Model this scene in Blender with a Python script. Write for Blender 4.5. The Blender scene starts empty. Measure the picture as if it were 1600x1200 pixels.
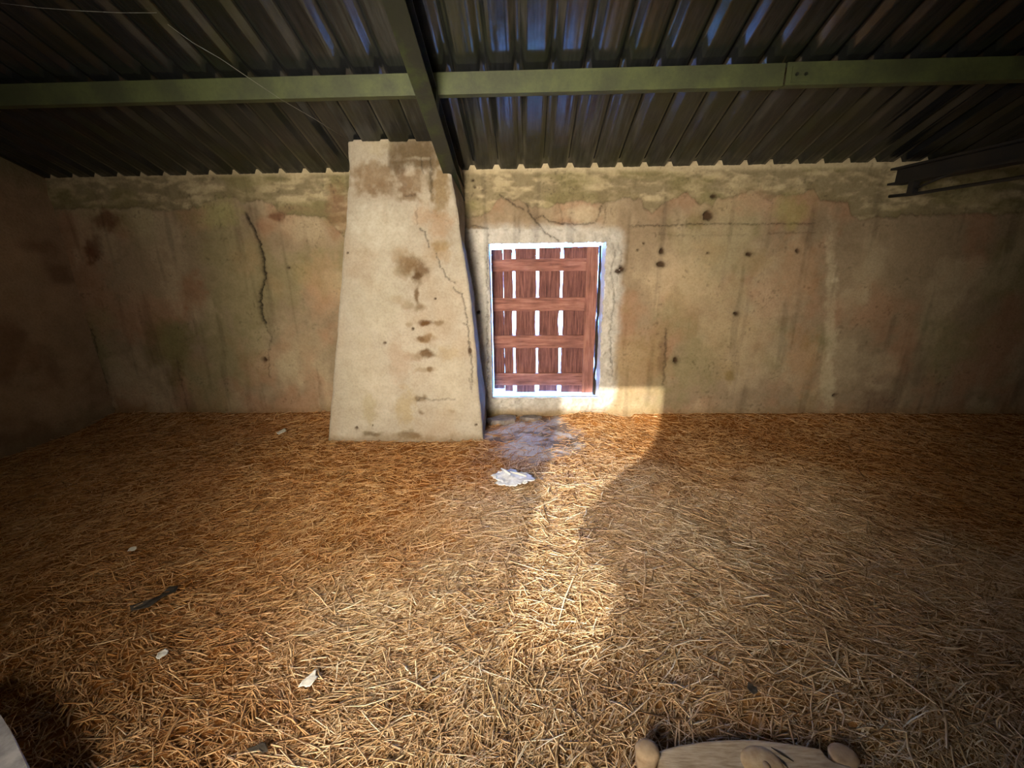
import bpy, bmesh, math, random
import numpy as np
from mathutils import Vector, Matrix

random.seed(7)
rng = np.random.default_rng(11)
SC = bpy.context.scene
COL = SC.collection

# ------------------------------------------------------------------ camera
F = 670.0                       # focal length in pixels of the 1600 px wide frame
EYE = np.array([0.0, 0.0, 1.5])
PITCH, YAW, ROLL = [math.radians(a) for a in (-17.0, -2.15, -0.67)]
FW = np.array([math.sin(YAW) * math.cos(PITCH), math.cos(YAW) * math.cos(PITCH), math.sin(PITCH)])
_r = np.array([math.cos(YAW), -math.sin(YAW), 0.0])
_u = np.cross(_r, FW)
RT = math.cos(ROLL) * _r + math.sin(ROLL) * _u
UP = -math.sin(ROLL) * _r + math.cos(ROLL) * _u
cam_data = bpy.data.cameras.new('camera')
cam_data.sensor_width = 36.0
cam_data.lens = F / 1600.0 * 36.0
cam_data.clip_start = 0.02
cam = bpy.data.objects.new('camera', cam_data)
cam.matrix_world = Matrix(((RT[0], UP[0], -FW[0], EYE[0]), (RT[1], UP[1], -FW[1], EYE[1]),
                           (RT[2], UP[2], -FW[2], EYE[2]), (0, 0, 0, 1)))
COL.objects.link(cam)
SC.camera = cam

# ------------------------------------------------------------------ daylight
SKY_STRENGTH = 100.0
world = bpy.data.worlds.new('daylight'); SC.world = world
world.use_nodes = True
wn = world.node_tree; wn.nodes.clear()
w_out = wn.nodes.new('ShaderNodeOutputWorld'); w_bg = wn.nodes.new('ShaderNodeBackground')
w_tc = wn.nodes.new('ShaderNodeTexCoord'); w_dot = wn.nodes.new('ShaderNodeVectorMath'); w_dot.operation = 'DOT_PRODUCT'
w_map = wn.nodes.new('ShaderNodeMapRange'); w_ramp = wn.nodes.new('ShaderNodeValToRGB')
w_dot.inputs[1].default_value = Vector((-0.21, -1.0, 0.12)).normalized()      # bright sky lobe, added before the doorway to shape the fill light
w_map.inputs['From Min'].default_value = -1.0; w_map.inputs['From Max'].default_value = 1.0
w_els = w_ramp.color_ramp.elements
for _ in range(4): w_els.new(0.5)
def _deg(a): return (math.cos(math.radians(a)) + 1) / 2
for e_, (p_, c_) in zip(w_els, ((0.0, (0.10, 0.33, 1.05)), (_deg(70), (0.03, 0.035, 0.045)), (_deg(46), (0.18, 0.165, 0.148)),
                                (_deg(36), (0.26, 0.235, 0.205)), (_deg(28), (0.66, 0.60, 0.51)), (1.0, (0.80, 0.72, 0.62)))):
    e_.position = p_; e_.color = (*c_, 1)
wn.links.new(w_tc.outputs['Generated'], w_dot.inputs[0])
wn.links.new(w_dot.outputs['Value'], w_map.inputs['Value'])
wn.links.new(w_map.outputs[0], w_ramp.inputs[0])
wn.links.new(w_ramp.outputs[0], w_bg.inputs['Color'])
w_bg.inputs['Strength'].default_value = SKY_STRENGTH
wn.links.new(w_bg.outputs[0], w_out.inputs['Surface'])

SUN_DIR = Vector((0.385, 1.0, -0.377)).normalized()
sun_d = bpy.data.lights.new('sun', 'SUN'); sun_d.energy = 5.0; sun_d.angle = math.radians(0.7)
sun_d.color = (1.0, 0.94, 0.86)
sun = bpy.data.objects.new('sun', sun_d); COL.objects.link(sun)
sun.rotation_euler = SUN_DIR.to_track_quat('-Z', 'Y').to_euler()
sun.location = (-4, -8, 6)

def portal(name, loc, size, toward):
    d = bpy.data.lights.new(name, 'AREA'); d.shape = 'RECTANGLE'; d.size, d.size_y = size
    d.cycles.is_portal = True
    o = bpy.data.objects.new(name, d); COL.objects.link(o); o.location = loc
    o.rotation_euler = Vector(toward).to_track_quat('-Z', 'Z').to_euler()
portal('doorway_portal', (-1.05, -1.22, 1.5), (1.5, 1.8), (0, 1, 0))
portal('hatch_portal', (0.16, 4.26, 0.87), (1.2, 1.6), (0, -1, 0))

SC.view_settings.view_transform = 'Standard'
SC.view_settings.look = 'None'
SC.view_settings.gamma = 1.0
SC.view_settings.use_curve_mapping = False
SC.view_settings.exposure = 0.70
SC.cycles.use_denoising = True
SC.cycles.max_bounces = 8
SC.cycles.diffuse_bounces = 5
SC.cycles.glossy_bounces = 4
SC.cycles.sample_clamp_indirect = 20.0

# ------------------------------------------------------------------ measures
D, ZT, SLOPE = 3.88, 2.16, 0.378          # back wall distance, eave height, roof slope
XL, XR, YF = -4.13, 5.0, -0.5             # side walls, front wall
HX0, HX1, HZ0, HZ1 = -0.335, 0.674, 0.172, 1.572   # hatch opening
def ray(u, v):
    return FW + ((u - 800) / F) * RT - ((v - 600) / F) * UP
def onY(u, v, Y):
    d = ray(u, v); return EYE + d * (Y / d[1])
def onZ(u, v, Z=0.0):
    d = ray(u, v); return EYE + d * ((Z - EYE[2]) / d[2])
def proj(x, y, z):
    q = np.stack([np.asarray(x, float) - EYE[0], np.asarray(y, float) - EYE[1], np.asarray(z, float) - EYE[2]], -1)
    w = np.maximum(q @ FW, 0.05)
    return 800 + F * (q @ RT) / w, 600 - F * (q @ UP) / w
def srgb(r, g, b):
    c = np.array([r, g, b], float) / 255.0
    return np.where(c <= 0.04045, c / 12.92, ((c + 0.055) / 1.055) ** 2.4)

# ------------------------------------------------------------------ noise
def _hash(ix, iy, seed):
    n = (ix.astype(np.int64) * 374761393 + iy.astype(np.int64) * 668265263 + seed * 1274126177) & 0xffffffff
    n = ((n ^ (n >> 13)) * 1274126177) & 0xffffffff
    n = n ^ (n >> 16)
    return (n & 0xffff) / 65535.0
def vnoise(x, y, seed=0):
    x = np.asarray(x, float); y = np.asarray(y, float)
    ix, iy = np.floor(x), np.floor(y); fx, fy = x - ix, y - iy
    fx = fx * fx * (3 - 2 * fx); fy = fy * fy * (3 - 2 * fy)
    a, b = _hash(ix, iy, seed), _hash(ix + 1, iy, seed)
    c, d = _hash(ix, iy + 1, seed), _hash(ix + 1, iy + 1, seed)
    return (a * (1 - fx) + b * fx) * (1 - fy) + (c * (1 - fx) + d * fx) * fy
def fbm(x, y, seed=0, octs=4):
    s = 0; a = 0.5; t = 0
    for k in range(octs):
        s = s + a * vnoise(np.asarray(x) * 2 ** k, np.asarray(y) * 2 ** k, seed + k * 17); t += a; a *= 0.55
    return s / t
def sstep(a, b, x):
    t = np.clip((x - a) / (b - a), 0, 1); return t * t * (3 - 2 * t)
def pl_dist(u, v, pts):
    best = np.full(u.shape, 1e9)
    for (ax, ay), (bx, by) in zip(pts[:-1], pts[1:]):
        dx, dy = bx - ax, by - ay
        t = np.clip(((u - ax) * dx + (v - ay) * dy) / (dx * dx + dy * dy + 1e-9), 0, 1)
        best = np.minimum(best, np.hypot(u - ax - t * dx, v - ay - t * dy))
    return best
def in_poly(u, v, pts):
    r = np.zeros(u.shape, bool); n = len(pts)
    for i in range(n):
        (x1, y1), (x2, y2) = pts[i], pts[(i + 1) % n]
        if y1 == y2: continue
        r ^= ((y1 > v) != (y2 > v)) & (u < (x2 - x1) * (v - y1) / (y2 - y1) + x1)
    return r

# ------------------------------------------------------------------ helpers
def tag(o, label=None, cat=None, group=None, kind=None):
    if label: o['label'] = label
    if cat: o['category'] = cat
    if group: o['group'] = group
    if kind: o['kind'] = kind
    return o
def empty(name, loc=(0, 0, 0), rz=0.0):
    o = bpy.data.objects.new(name, None); COL.objects.link(o)
    o.location = loc; o.rotation_euler = (0, 0, rz); o.empty_display_size = 0.1
    return o
def link_mesh(name, me, mat, parent=None):
    o = bpy.data.objects.new(name, me); COL.objects.link(o)
    if mat: me.materials.append(mat)
    if parent: o.parent = parent
    return o
def np_mesh(name, verts, quads, mat, parent=None, cols=None, smooth=True):
    me = bpy.data.meshes.new(name)
    verts = np.asarray(verts, np.float32).reshape(-1, 3); quads = np.asarray(quads, np.int32)
    k = quads.shape[1]
    me.vertices.add(len(verts)); me.vertices.foreach_set('co', verts.ravel())
    me.loops.add(quads.size); me.loops.foreach_set('vertex_index', quads.ravel())
    me.polygons.add(len(quads))
    me.polygons.foreach_set('loop_start', np.arange(0, quads.size, k, dtype=np.int32))
    if smooth: me.polygons.foreach_set('use_smooth', np.ones(len(quads), bool))
    me.update(calc_edges=True)
    if cols is not None:
        at = me.color_attributes.new('Col', 'FLOAT_COLOR', 'POINT')
        c4 = np.ones((len(verts), 4), np.float32); c4[:, :3] = cols
        at.data.foreach_set('color', c4.ravel())
    return link_mesh(name, me, mat, parent)
def grid_quads(nr, nc, keep=None):
    i = np.arange(nr * nc).reshape(nr, nc)
    q = np.stack([i[:-1, :-1], i[:-1, 1:], i[1:, 1:], i[1:, :-1]], -1)
    return q[keep] if keep is not None else q.reshape(-1, 4)
def bm_obj(name, bm, mat, parent=None, smooth=False):
    bmesh.ops.recalc_face_normals(bm, faces=bm.faces)
    me = bpy.data.meshes.new(name); bm.to_mesh(me); bm.free()
    if smooth:
        for p in me.polygons: p.use_smooth = True
    return link_mesh(name, me, mat, parent)
def add_box(bm, lo, hi, M=None, cuts=0):
    c = [(lo[i] + hi[i]) / 2 for i in range(3)]; s = [hi[i] - lo[i] for i in range(3)]
    m = Matrix.Translation(c) @ Matrix.Diagonal((*s, 1))
    if M is not None: m = M @ m
    return bmesh.ops.create_cube(bm, size=1, matrix=m)['verts']
def rough_board(name, x0, x1, z0, z1, y0, y1, mat, parent, seed, wob=0.003, left=None, right=None, along='z', n=28):
    """a sawn board: cross-sections along its length with slightly wandering edges"""
    bm = bmesh.new(); rings = []
    for i in range(n + 1):
        t = i / n
        e = [(fbm(np.array([t * 9 + k * 31.7]), np.array([seed * 3.1]), seed, 3)[0] - 0.5) * 2 * wob for k in range(4)]
        if along == 'z':
            z = z0 + (z1 - z0) * t
            a = (left(z) if left else x0) + e[0]; b = (right(z) if right else x1) + e[1]
            sec = [(a, y0 + e[2] * .5), (b, y0 + e[3] * .5), (b, y1), (a, y1)]
            rings.append([bm.verts.new((x, y, z)) for x, y in sec])
        else:
            x = x0 + (x1 - x0) * t
            sec = [(y0 + e[2] * .5, z0 + e[0]), (y0 + e[3] * .5, z1 + e[1]), (y1, z1 + e[1]), (y1, z0 + e[0])]
            rings.append([bm.verts.new((x, y, z)) for y, z in sec])
    for a, b in zip(rings[:-1], rings[1:]):
        for k in range(4): bm.faces.new((a[k], a[(k + 1) % 4], b[(k + 1) % 4], b[k]))
    bm.faces.new(rings[0]); bm.faces.new(rings[-1])
    o = bm_obj(name, bm, mat, parent)
    bv = o.modifiers.new('edge', 'BEVEL'); bv.width = 0.003; bv.segments = 1; bv.limit_method = 'ANGLE'
    return o
def tube(name, pts, rad, mat, parent=None, sides=8):
    bm = bmesh.new(); rings = []
    pts = [Vector(p) for p in pts]
    for i, p in enumerate(pts):
        t = (pts[min(i + 1, len(pts) - 1)] - pts[max(i - 1, 0)]).normalized()
        a = t.cross(Vector((0.13, 0.31, 0.94))).normalized(); b = t.cross(a)
        r = rad[i] if isinstance(rad, (list, tuple)) else rad
        rings.append([bm.verts.new(p + (a * math.cos(q) + b * math.sin(q)) * r)
                      for q in [2 * math.pi * k / sides for k in range(sides)]])
    for a, b in zip(rings[:-1], rings[1:]):
        for k in range(sides): bm.faces.new((a[k], a[(k + 1) % sides], b[(k + 1) % sides], b[k]))
    bm.faces.new(rings[0]); bm.faces.new(rings[-1])
    return bm_obj(name, bm, mat, parent, True)

# ------------------------------------------------------------------ materials
def new_mat(name, rough=0.9, spec=0.2, metal=0.0):
    m = bpy.data.materials.new(name); m.use_nodes = True
    b = m.node_tree.nodes['Principled BSDF']
    b.inputs['Roughness'].default_value = rough; b.inputs['Metallic'].default_value = metal
    b.inputs['Specular IOR Level'].default_value = spec
    return m, m.node_tree.nodes, m.node_tree.links, b
def coords(n, l, scale=(1, 1, 1)):
    tc = n.new('ShaderNodeTexCoord'); mp = n.new('ShaderNodeMapping'); mp.inputs['Scale'].default_value = scale
    l.new(tc.outputs['Object'], mp.inputs['Vector']); return mp.outputs[0]
def noise(n, l, vec, scale, detail=4, rough=0.6):
    t = n.new('ShaderNodeTexNoise'); t.inputs['Scale'].default_value = scale
    t.inputs['Detail'].default_value = detail; t.inputs['Roughness'].default_value = rough
    l.new(vec, t.inputs['Vector']); return t.outputs['Fac']
def ramp(n, l, fac, stops):
    r = n.new('ShaderNodeValToRGB'); e = r.color_ramp.elements
    while len(e) < len(stops): e.new(0.5)
    for k, (p, c) in enumerate(stops): e[k].position = p; e[k].color = (*c, 1)
    l.new(fac, r.inputs[0]); return r.outputs[0]
def mixc(n, l, a, b, fac, mode='MIX'):
    m = n.new('ShaderNodeMix'); m.data_type = 'RGBA'; m.blend_type = mode
    for s, i in ((fac, 0), (a, 6), (b, 7)):
        if isinstance(s, (int, float)): m.inputs[i].default_value = s
        elif isinstance(s, tuple): m.inputs[i].default_value = (*s, 1)
        else: l.new(s, m.inputs[i])
    return m.outputs[2]
def bump(n, l, b, h, strength, dist):
    k = n.new('ShaderNodeBump'); k.inputs['Strength'].default_value = strength; k.inputs['Distance'].default_value = dist
    l.new(h, k.inputs['Height']); l.new(k.outputs[0], b.inputs['Normal'])

def plaster_mat(name):
    m, n, l, b = new_mat(name, 0.95, 0.1)
    a = n.new('ShaderNodeAttribute'); a.attribute_name = 'Col'
    v = coords(n, l)
    f1 = noise(n, l, v, 55, 5); f2 = noise(n, l, v, 9, 4)
    c = mixc(n, l, a.outputs['Color'], ramp(n, l, f1, [(0.25, (0.72, 0.72, 0.7)), (0.6, (1, 1, 1))]), 0.7, 'MULTIPLY')
    c = mixc(n, l, c, ramp(n, l, f2, [(0.3, (0.8, 0.77, 0.72)), (0.62, (1, 1, 1))]), 0.7, 'MULTIPLY')
    l.new(c, b.inputs['Base Color'])
    h = n.new('ShaderNodeMath'); h.operation = 'ADD'; l.new(f1, h.inputs[0]); l.new(f2, h.inputs[1])
    bump(n, l, b, h.outputs[0], 0.5, 0.008)
    return m
def wood_mat(name, dark, mid, light, scale=(3, 3, 30), rough=0.8):
    m, n, l, b = new_mat(name, rough, 0.25)
    f = noise(n, l, coords(n, l, scale), 4, 6, 0.65); g = noise(n, l, coords(n, l), 6, 3)
    c = ramp(n, l, f, [(0.3, dark), (0.5, mid), (0.72, light)])
    c = mixc(n, l, c, ramp(n, l, g, [(0.3, (0.6, 0.58, 0.55)), (0.6, (1, 1, 1))]), 0.6, 'MULTIPLY')
    l.new(c, b.inputs['Base Color']); bump(n, l, b, f, 0.4, 0.004)
    return m
def steel_mat(name, base, moss, rough=0.55, metal=0.3, amount=(0.42, 0.6)):
    m, n, l, b = new_mat(name, rough, 0.4, metal)
    f = noise(n, l, coords(n, l), 5, 5); g = noise(n, l, coords(n, l), 60, 3)
    c = mixc(n, l, base, moss, ramp(n, l, f, [(amount[0], (0, 0, 0)), (amount[1], (1, 1, 1))]))
    c = mixc(n, l, c, ramp(n, l, g, [(0.3, (0.7, 0.7, 0.7)), (0.6, (1, 1, 1))]), 0.6, 'MULTIPLY')
    l.new(c, b.inputs['Base Color']); bump(n, l, b, g, 0.2, 0.002)
    return m
def plain_mat(name, ca, cb, scale=30, rough=0.85, spec=0.2):
    m, n, l, b = new_mat(name, rough, spec)
    f = noise(n, l, coords(n, l), scale, 4)
    l.new(ramp(n, l, f, [(0.3, ca), (0.7, cb)]), b.inputs['Base Color']); bump(n, l, b, f, 0.4, 0.004)
    return m

M_plaster = plaster_mat('old_plaster')
M_shutter = wood_mat('red_brown_boards', (0.07, 0.025, 0.02), (0.17, 0.066, 0.05), (0.27, 0.12, 0.09), scale=(16, 16, 1.2))
M_batten = wood_mat('red_brown_battens', (0.13, 0.05, 0.036), (0.28, 0.115, 0.08), (0.40, 0.19, 0.13), scale=(1.2, 16, 16))
M_stile = wood_mat('red_brown_stile', (0.13, 0.05, 0.036), (0.27, 0.11, 0.075), (0.38, 0.18, 0.12), scale=(16, 16, 1.2))
M_old_wood = wood_mat('weathered_wood', (0.30, 0.21, 0.125), (0.48, 0.37, 0.24), (0.6, 0.49, 0.34), scale=(5, 40, 5))
M_knot = plain_mat('pale_knot', (0.42, 0.28, 0.14), (0.62, 0.46, 0.26), 40)
M_peg = plain_mat('worn_peg', (0.27, 0.18, 0.105), (0.50, 0.36, 0.22), 25)
M_crack = plain_mat('dark_split', (0.02, 0.014, 0.01), (0.04, 0.03, 0.02))
M_purlin = steel_mat('olive_steel', (0.042, 0.047, 0.018), (0.065, 0.076, 0.024), 0.6, 0.0)
M_rafter = steel_mat('dark_olive_steel', (0.014, 0.016, 0.009), (0.03, 0.042, 0.01), 0.4, 0.1, (0.5, 0.65))
M_black_steel = steel_mat('blackened_steel', (0.012, 0.011, 0.010), (0.02, 0.016, 0.012), 0.7, 0.0)
M_scrap = plain_mat('pale_scrap', (0.55, 0.52, 0.44), (0.72, 0.69, 0.6), 30)
M_dark_scrap = plain_mat('dark_scrap', (0.035, 0.03, 0.022), (0.07, 0.055, 0.04), 30)
M_sheet = plain_mat('grey_white_sheet', (0.48, 0.48, 0.47), (0.78, 0.78, 0.76), 26, 0.55, 0.4)
M_stone = plain_mat('grey_stone', (0.28, 0.26, 0.24), (0.55, 0.52, 0.47), 22)
M_slab = plain_mat('dark_flat_stone', (0.08, 0.065, 0.05), (0.26, 0.21, 0.17), 12, 0.6, 0.4)
M_out = plain_mat('pale_yard', (0.45, 0.42, 0.36), (0.6, 0.57, 0.5), 3)

# corrugated roofing sheet
M_sheet_metal, n, l, b = new_mat('roofing_steel', 0.3, 0.5, 0.8)
f = noise(n, l, coords(n, l, (14, 1.2, 1.2)), 5, 5); g = noise(n, l, coords(n, l), 3.2, 5); s = noise(n, l, coords(n, l), 14, 4)
c = ramp(n, l, f, [(0.3, (0.036, 0.038, 0.037)), (0.7, (0.088, 0.092, 0.094))])
c = mixc(n, l, c, (0.055, 0.06, 0.03), ramp(n, l, g, [(0.45, (0, 0, 0)), (0.7, (0.8, 0.8, 0.8))]))
l.new(c, b.inputs['Base Color'])
l.new(ramp(n, l, s, [(0.3, (0.17, 0.17, 0.17)), (0.7, (0.26, 0.26, 0.26))]), b.inputs['Roughness'])
bump(n, l, b, f, 0.05, 0.003)

# ------------------------------------------------------------------ roof profile
RIB0, RIB = -0.251, 0.2
def profile(x):
    d = np.abs((np.asarray(x, float) - RIB0 + RIB / 2) % RIB - RIB / 2)
    rib = 0.034 * np.clip((0.034 - d) / (0.034 - 0.017), 0, 1)
    st = 0.0014 * np.clip(1 - np.abs(d - 0.07) / 0.009, 0, 1)
    return rib + st
def roof_z(x, y):
    return ZT + (D - np.asarray(y, float)) * SLOPE + profile(x)

# ------------------------------------------------------------------ back wall (painted stains and cracks, real relief)
WALL_BASE = srgb(158, 137, 108)
BAND = [(60, 330), (120, 326), (183, 327), (217, 324), (246, 329), (308, 325), (329, 312), (367, 308), (377, 319), (400, 312), (425, 317),
        (437, 333), (508, 340), (537, 371), (640, 360), (719, 339), (752, 336), (766, 329), (773, 316), (782, 309), (812, 313), (829, 323),
        (857, 325), (870, 318), (892, 316), (906, 313), (941, 318), (960, 312), (1003, 309), (1006, 324), (1019, 333), (1038, 318),
        (1074, 300), (1090, 317), (1114, 322), (1121, 311), (1150, 306), (1174, 297), (1205, 314), (1213, 305), (1250, 305), (1273, 296),
        (1281, 311), (1326, 316), (1331, 333), (1342, 343), (1360, 341), (1420, 336), (1700, 330)]
CRACKS = [([(383, 333), (390, 348), (396, 358), (406, 383), (412, 408), (413, 433), (407, 455), (406, 473), (412, 504)], 2.6, 1.0),
          ([(412, 504), (423, 528), (419, 556), (421, 590)], 1.0, 0.45),
          ([(124, 480), (133, 505), (146, 527), (152, 560), (165, 605), (177, 645)], 3.0, 0.6),
          ([(275, 560), (281, 590), (292, 640)], 1.6, 0.35),
          ([(782, 304), (800, 317), (818, 327)], 1.1, 0.8), ([(824, 318), (827, 333), (838, 346), (850, 362), (873, 376)], 1.2, 0.8),
          ([(838, 343), (848, 336), (858, 346), (880, 349), (905, 351), (930, 347), (936, 335), (941, 321)], 1.1, 0.7),
          ([(874, 320), (880, 348)], 1.5, 0.35), ([(947, 318), (944, 350)], 1.4, 0.4),
          ([(985, 353), (1038, 352), (1080, 350), (1126, 349), (1200, 350), (1276, 349)], 1.1, 0.6),
          ([(1030, 366), (1090, 368), (1170, 366)], 0.9, 0.25), ([(1200, 364), (1276, 363)], 1.2, 0.35),
          ([(1041, 512), (1041, 545), (1037, 600)], 1.6, 0.5), ([(762, 366), (762, 620)], 1.0, 0.6),
          ([(952, 372), (962, 392), (955, 420), (961, 470), (953, 520), (958, 590)], 1.3, 0.5),
          ([(966, 380), (972, 400), (964, 440)], 1.2, 0.4), ([(735, 352), (750, 354), (762, 358)], 1.6, 0.6)]
HOLES = [(1107, 337, 8, 8), (1034, 393, 4, 5), (1033, 413, 7, 4.5), (1171, 397, 5, 3), (1106, 395, 2, 2), (1247, 392, 3.5, 3),
         (966, 424, 5, 3.5), (971, 420, 4, 4), (1116, 306, 5, 3), (413, 562, 3.4, 3.4), (1305, 618, 4, 2), (1056, 563, 4, 5), (1150, 490, 4, 2.5),
         (739, 282, 2.5, 2), (742, 292, 2.5, 2), (1006, 380, 1.6, 1.6), (997, 391, 1.6, 1.6), (748, 487, 2, 2.5), (451, 418, 2, 2)]
# stain: centre, half-axes, colour, strength
STAINS = [(432, 337, 16, 9, (110, 70, 45), .75), (165, 345, 26, 22, (95, 52, 30), .7), (145, 390, 18, 24, (92, 48, 28), .7),
          (300, 455, 26, 34, (150, 100, 66), .5), (265, 535, 45, 45, (120, 112, 60), .55), (275, 585, 14, 30, (110, 95, 50), .5),
          (450, 545, 70, 60, (185, 168, 132), .3), (345, 330, 40, 28, (176, 168, 110), .5), (505, 440, 36, 60, (190, 150, 112), .4),
          (470, 425, 20, 22, (160, 140, 95), .4), (527, 330, 20, 50, (150, 110, 80), .6), (455, 328, 36, 7, (160, 135, 100), .6),
          (235, 420, 60, 50, (165, 140, 110), .4), (1139, 587, 10, 11, (120, 98, 45), .8), (1140, 580, 22, 20, (150, 130, 80), .4),
          (1000, 570, 50, 55, (165, 138, 96), .55), (1110, 395, 30, 26, (175, 150, 108), .4), (1180, 410, 30, 24, (165, 140, 95), .4),
          (1250, 420, 40, 60, (175, 125, 85), .4), (1240, 330, 34, 28, (165, 158, 95), .5), (1180, 315, 40, 24, (188, 140, 110), .35),
          (1255, 560, 30, 60, (185, 130, 86), .35), (1370, 640, 40, 36, (115, 85, 66), .5), (1380, 590, 30, 10, (120, 90, 70), .4),
          (1298, 480, 11, 150, (214, 196, 160), .5), (1293, 600, 14, 50, (214, 198, 160), .5), (1150, 540, 60, 60, (196, 168, 128), .3),
          (1036, 560, 7, 50, (120, 95, 68), .5), (905, 335, 34, 14, (222, 206, 170), .5), (1305, 440, 5, 6, (225, 205, 170), .6),
          (900, 382, 34, 8, (150, 105, 80), .6), (940, 378, 16, 8, (130, 85, 55), .7), (1060, 440, 60, 60, (214, 186, 146), .4),
          (640, 520, 80, 130, (210, 190, 160), .3), (860, 632, 60, 8, (165, 140, 98), .5), (800, 630, 20, 9, (160, 140, 105), .5)]
def paint_wall(x, z):
    """albedo and outward relief (metres) of the back wall at wall coordinates x, z"""
    u, v = proj(x, np.full(x.shape, D), z)
    wu = u + (fbm(x * 9, z * 9, 3, 4) - .5) * 16; wv = v + (fbm(x * 9 + 40, z * 9, 5, 4) - .5) * 14
    n1 = fbm(x * 1.7, z * 1.7, 21, 5); n2 = fbm(x * 6, z * 6, 33, 5); n3 = fbm(x * 22, z * 22, 41, 4)
    col = np.ones(x.shape + (3,)) * WALL_BASE
    col *= (0.78 + 0.44 * n1)[..., None]
    m = sstep(.44, .64, fbm(x * 2.4 + 9, z * 2.0, 55, 5)); col = col * (1 - .55 * m[..., None]) + srgb(176, 132, 100) * .55 * m[..., None]
    m = sstep(.47, .66, fbm(x * 1.9 + 3, z * 1.5, 71, 5)); col = col * (1 - .5 * m[..., None]) + srgb(146, 138, 94) * .5 * m[..., None]
    m = sstep(.5, .66, fbm(x * 3.1 + 13, z * 2.3, 75, 5)); col = col * (1 - .35 * m[..., None]) + srgb(206, 186, 150) * .35 * m[..., None]
    col *= (0.9 + 0.2 * n2)[..., None]
    rel = (n1 - .5) * 0.018 + (n2 - .5) * 0.006
    # rough mortar band under the roof
    bx, by = zip(*BAND)
    by_u = np.interp(u, bx, by) + (fbm(x * 26, z * 4, 8, 3) - .5) * 9
    inb = sstep(1.5, -1.5, v - by_u)
    streak = .55 * fbm(x * 5 + z * 3.0, z * 20 + fbm(x * 3, z * 4, 4, 3) * 2.4, 91, 4) + .45 * fbm(x * 13, z * 24, 97, 4)
    bcol = srgb(158, 142, 108) + (srgb(214, 194, 152) - srgb(158, 142, 108)) * sstep(.42, .66, streak)[..., None]
    g = sstep(.5, .66, fbm(x * 2.2, z * 5 + 7, 13, 3)); bcol = bcol * (1 - .45 * g[..., None]) + srgb(140, 132, 78) * .45 * g[..., None]
    e = sstep(26, 0, np.abs(v - by_u)) * sstep(.35, .6, fbm(x * 4, z * 7, 66, 3)) * (v < by_u)
    bcol = bcol * (1 - .6 * e[..., None]) + srgb(146, 130, 92) * .6 * e[..., None]
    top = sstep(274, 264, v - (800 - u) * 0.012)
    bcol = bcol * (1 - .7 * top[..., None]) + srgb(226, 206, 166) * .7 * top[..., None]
    k = sstep(140, 330, u) * .0 + 1
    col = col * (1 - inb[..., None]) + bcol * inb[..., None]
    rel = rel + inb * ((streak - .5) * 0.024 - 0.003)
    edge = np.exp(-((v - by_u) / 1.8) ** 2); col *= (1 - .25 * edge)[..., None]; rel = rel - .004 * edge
    for cx, cy, ax, ay, c, st in STAINS:
        r = np.hypot((wu - cx) / ax, (wv - cy) / ay) + (n3 - .5) * .8
        a = (sstep(1.2, .35, r) * st * (.55 + .9 * n2).clip(0, 1.1))[..., None]
        col = col * (1 - a) + srgb(*c) * a
    # whitened rough surround of the hatch
    dx = np.maximum(np.maximum(HX0 - x, x - HX1), 0); dz = np.maximum(np.maximum(HZ0 - z, z - HZ1), 0)
    rim = np.hypot(dx, dz) + (n3 - .5) * .05 + (n2 - .5) * .1
    a = (sstep(.19, .09, rim) * (z < 1.9))[..., None]
    col = col * (1 - a) + (srgb(208, 200, 184) * (.7 + .6 * n3[..., None])) * a
    rel = rel + (sstep(.19, .1, rim) * ((n3 - .5) * .035 + (n2 - .5) * .03))
    pil = sstep(724, 728, u) * sstep(765, 761, u) * sstep(356, 360, v + (n3 - .5) * 10) * (v < 640)
    col = col * (1 - .8 * pil[..., None]) + srgb(210, 203, 188) * (.8 + .35 * n3[..., None]) * .8 * pil[..., None]
    rel = rel * (1 - pil) + .012 * pil
    lin = sstep(760, 764, u) * sstep(905, 885, u + (v - 370)) * sstep(356, 360, v + (n3 - .5) * 8) * (v < 392)
    col = col * (1 - .8 * lin[..., None]) + srgb(208, 200, 186) * (.85 + .25 * n3[..., None]) * .8 * lin[..., None]
    rel = rel * (1 - lin) + .004 * lin
    ju = u + (fbm(x * 40, z * 40, 6, 3) - .5) * 7; jv = v + (fbm(x * 40 + 9, z * 40, 16, 3) - .5) * 5
    for pts, w, st in CRACKS:
        d = pl_dist(ju, jv, pts); a = np.exp(-(d / (w * .8)) ** 2) * st
        col *= (1 - .85 * a)[..., None]; rel = rel - .02 * a
        col *= (1 - .12 * st * np.exp(-(d / (w * 5)) ** 2))[..., None]
    for cx, cy, ax, ay in HOLES:
        r = np.hypot((u + (ju - u) * .6 - cx) / ax, (v + (jv - v) * .6 - cy) / ay)
        a = sstep(1.1, .7, r); col = col * (1 - .85 * a[..., None]) + srgb(70, 42, 22) * .85 * a[..., None]; rel = rel - .03 * a
        h = sstep(2.4, 1.0, r) * .25; col *= (1 - h)[..., None]
    # speckle, drips, straw-stained foot
    sp = sstep(.76, .84, vnoise(x * 60, z * 60, 77)) * sstep(.5, .7, n2); col *= (1 - .3 * sp)[..., None]
    foot = sstep(.13, .0, z + (n2 - .5) * .12) * .5
    col = col * (1 - foot[..., None]) + srgb(140, 108, 66) * foot[..., None]
    dr = sstep(.6, .8, fbm(x * 14, z * 1.2, 88, 3)) * .22; col *= (1 - dr)[..., None]
    return np.clip(col * np.where(inb > .5, .68, .83)[..., None], .01, .92), rel

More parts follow.
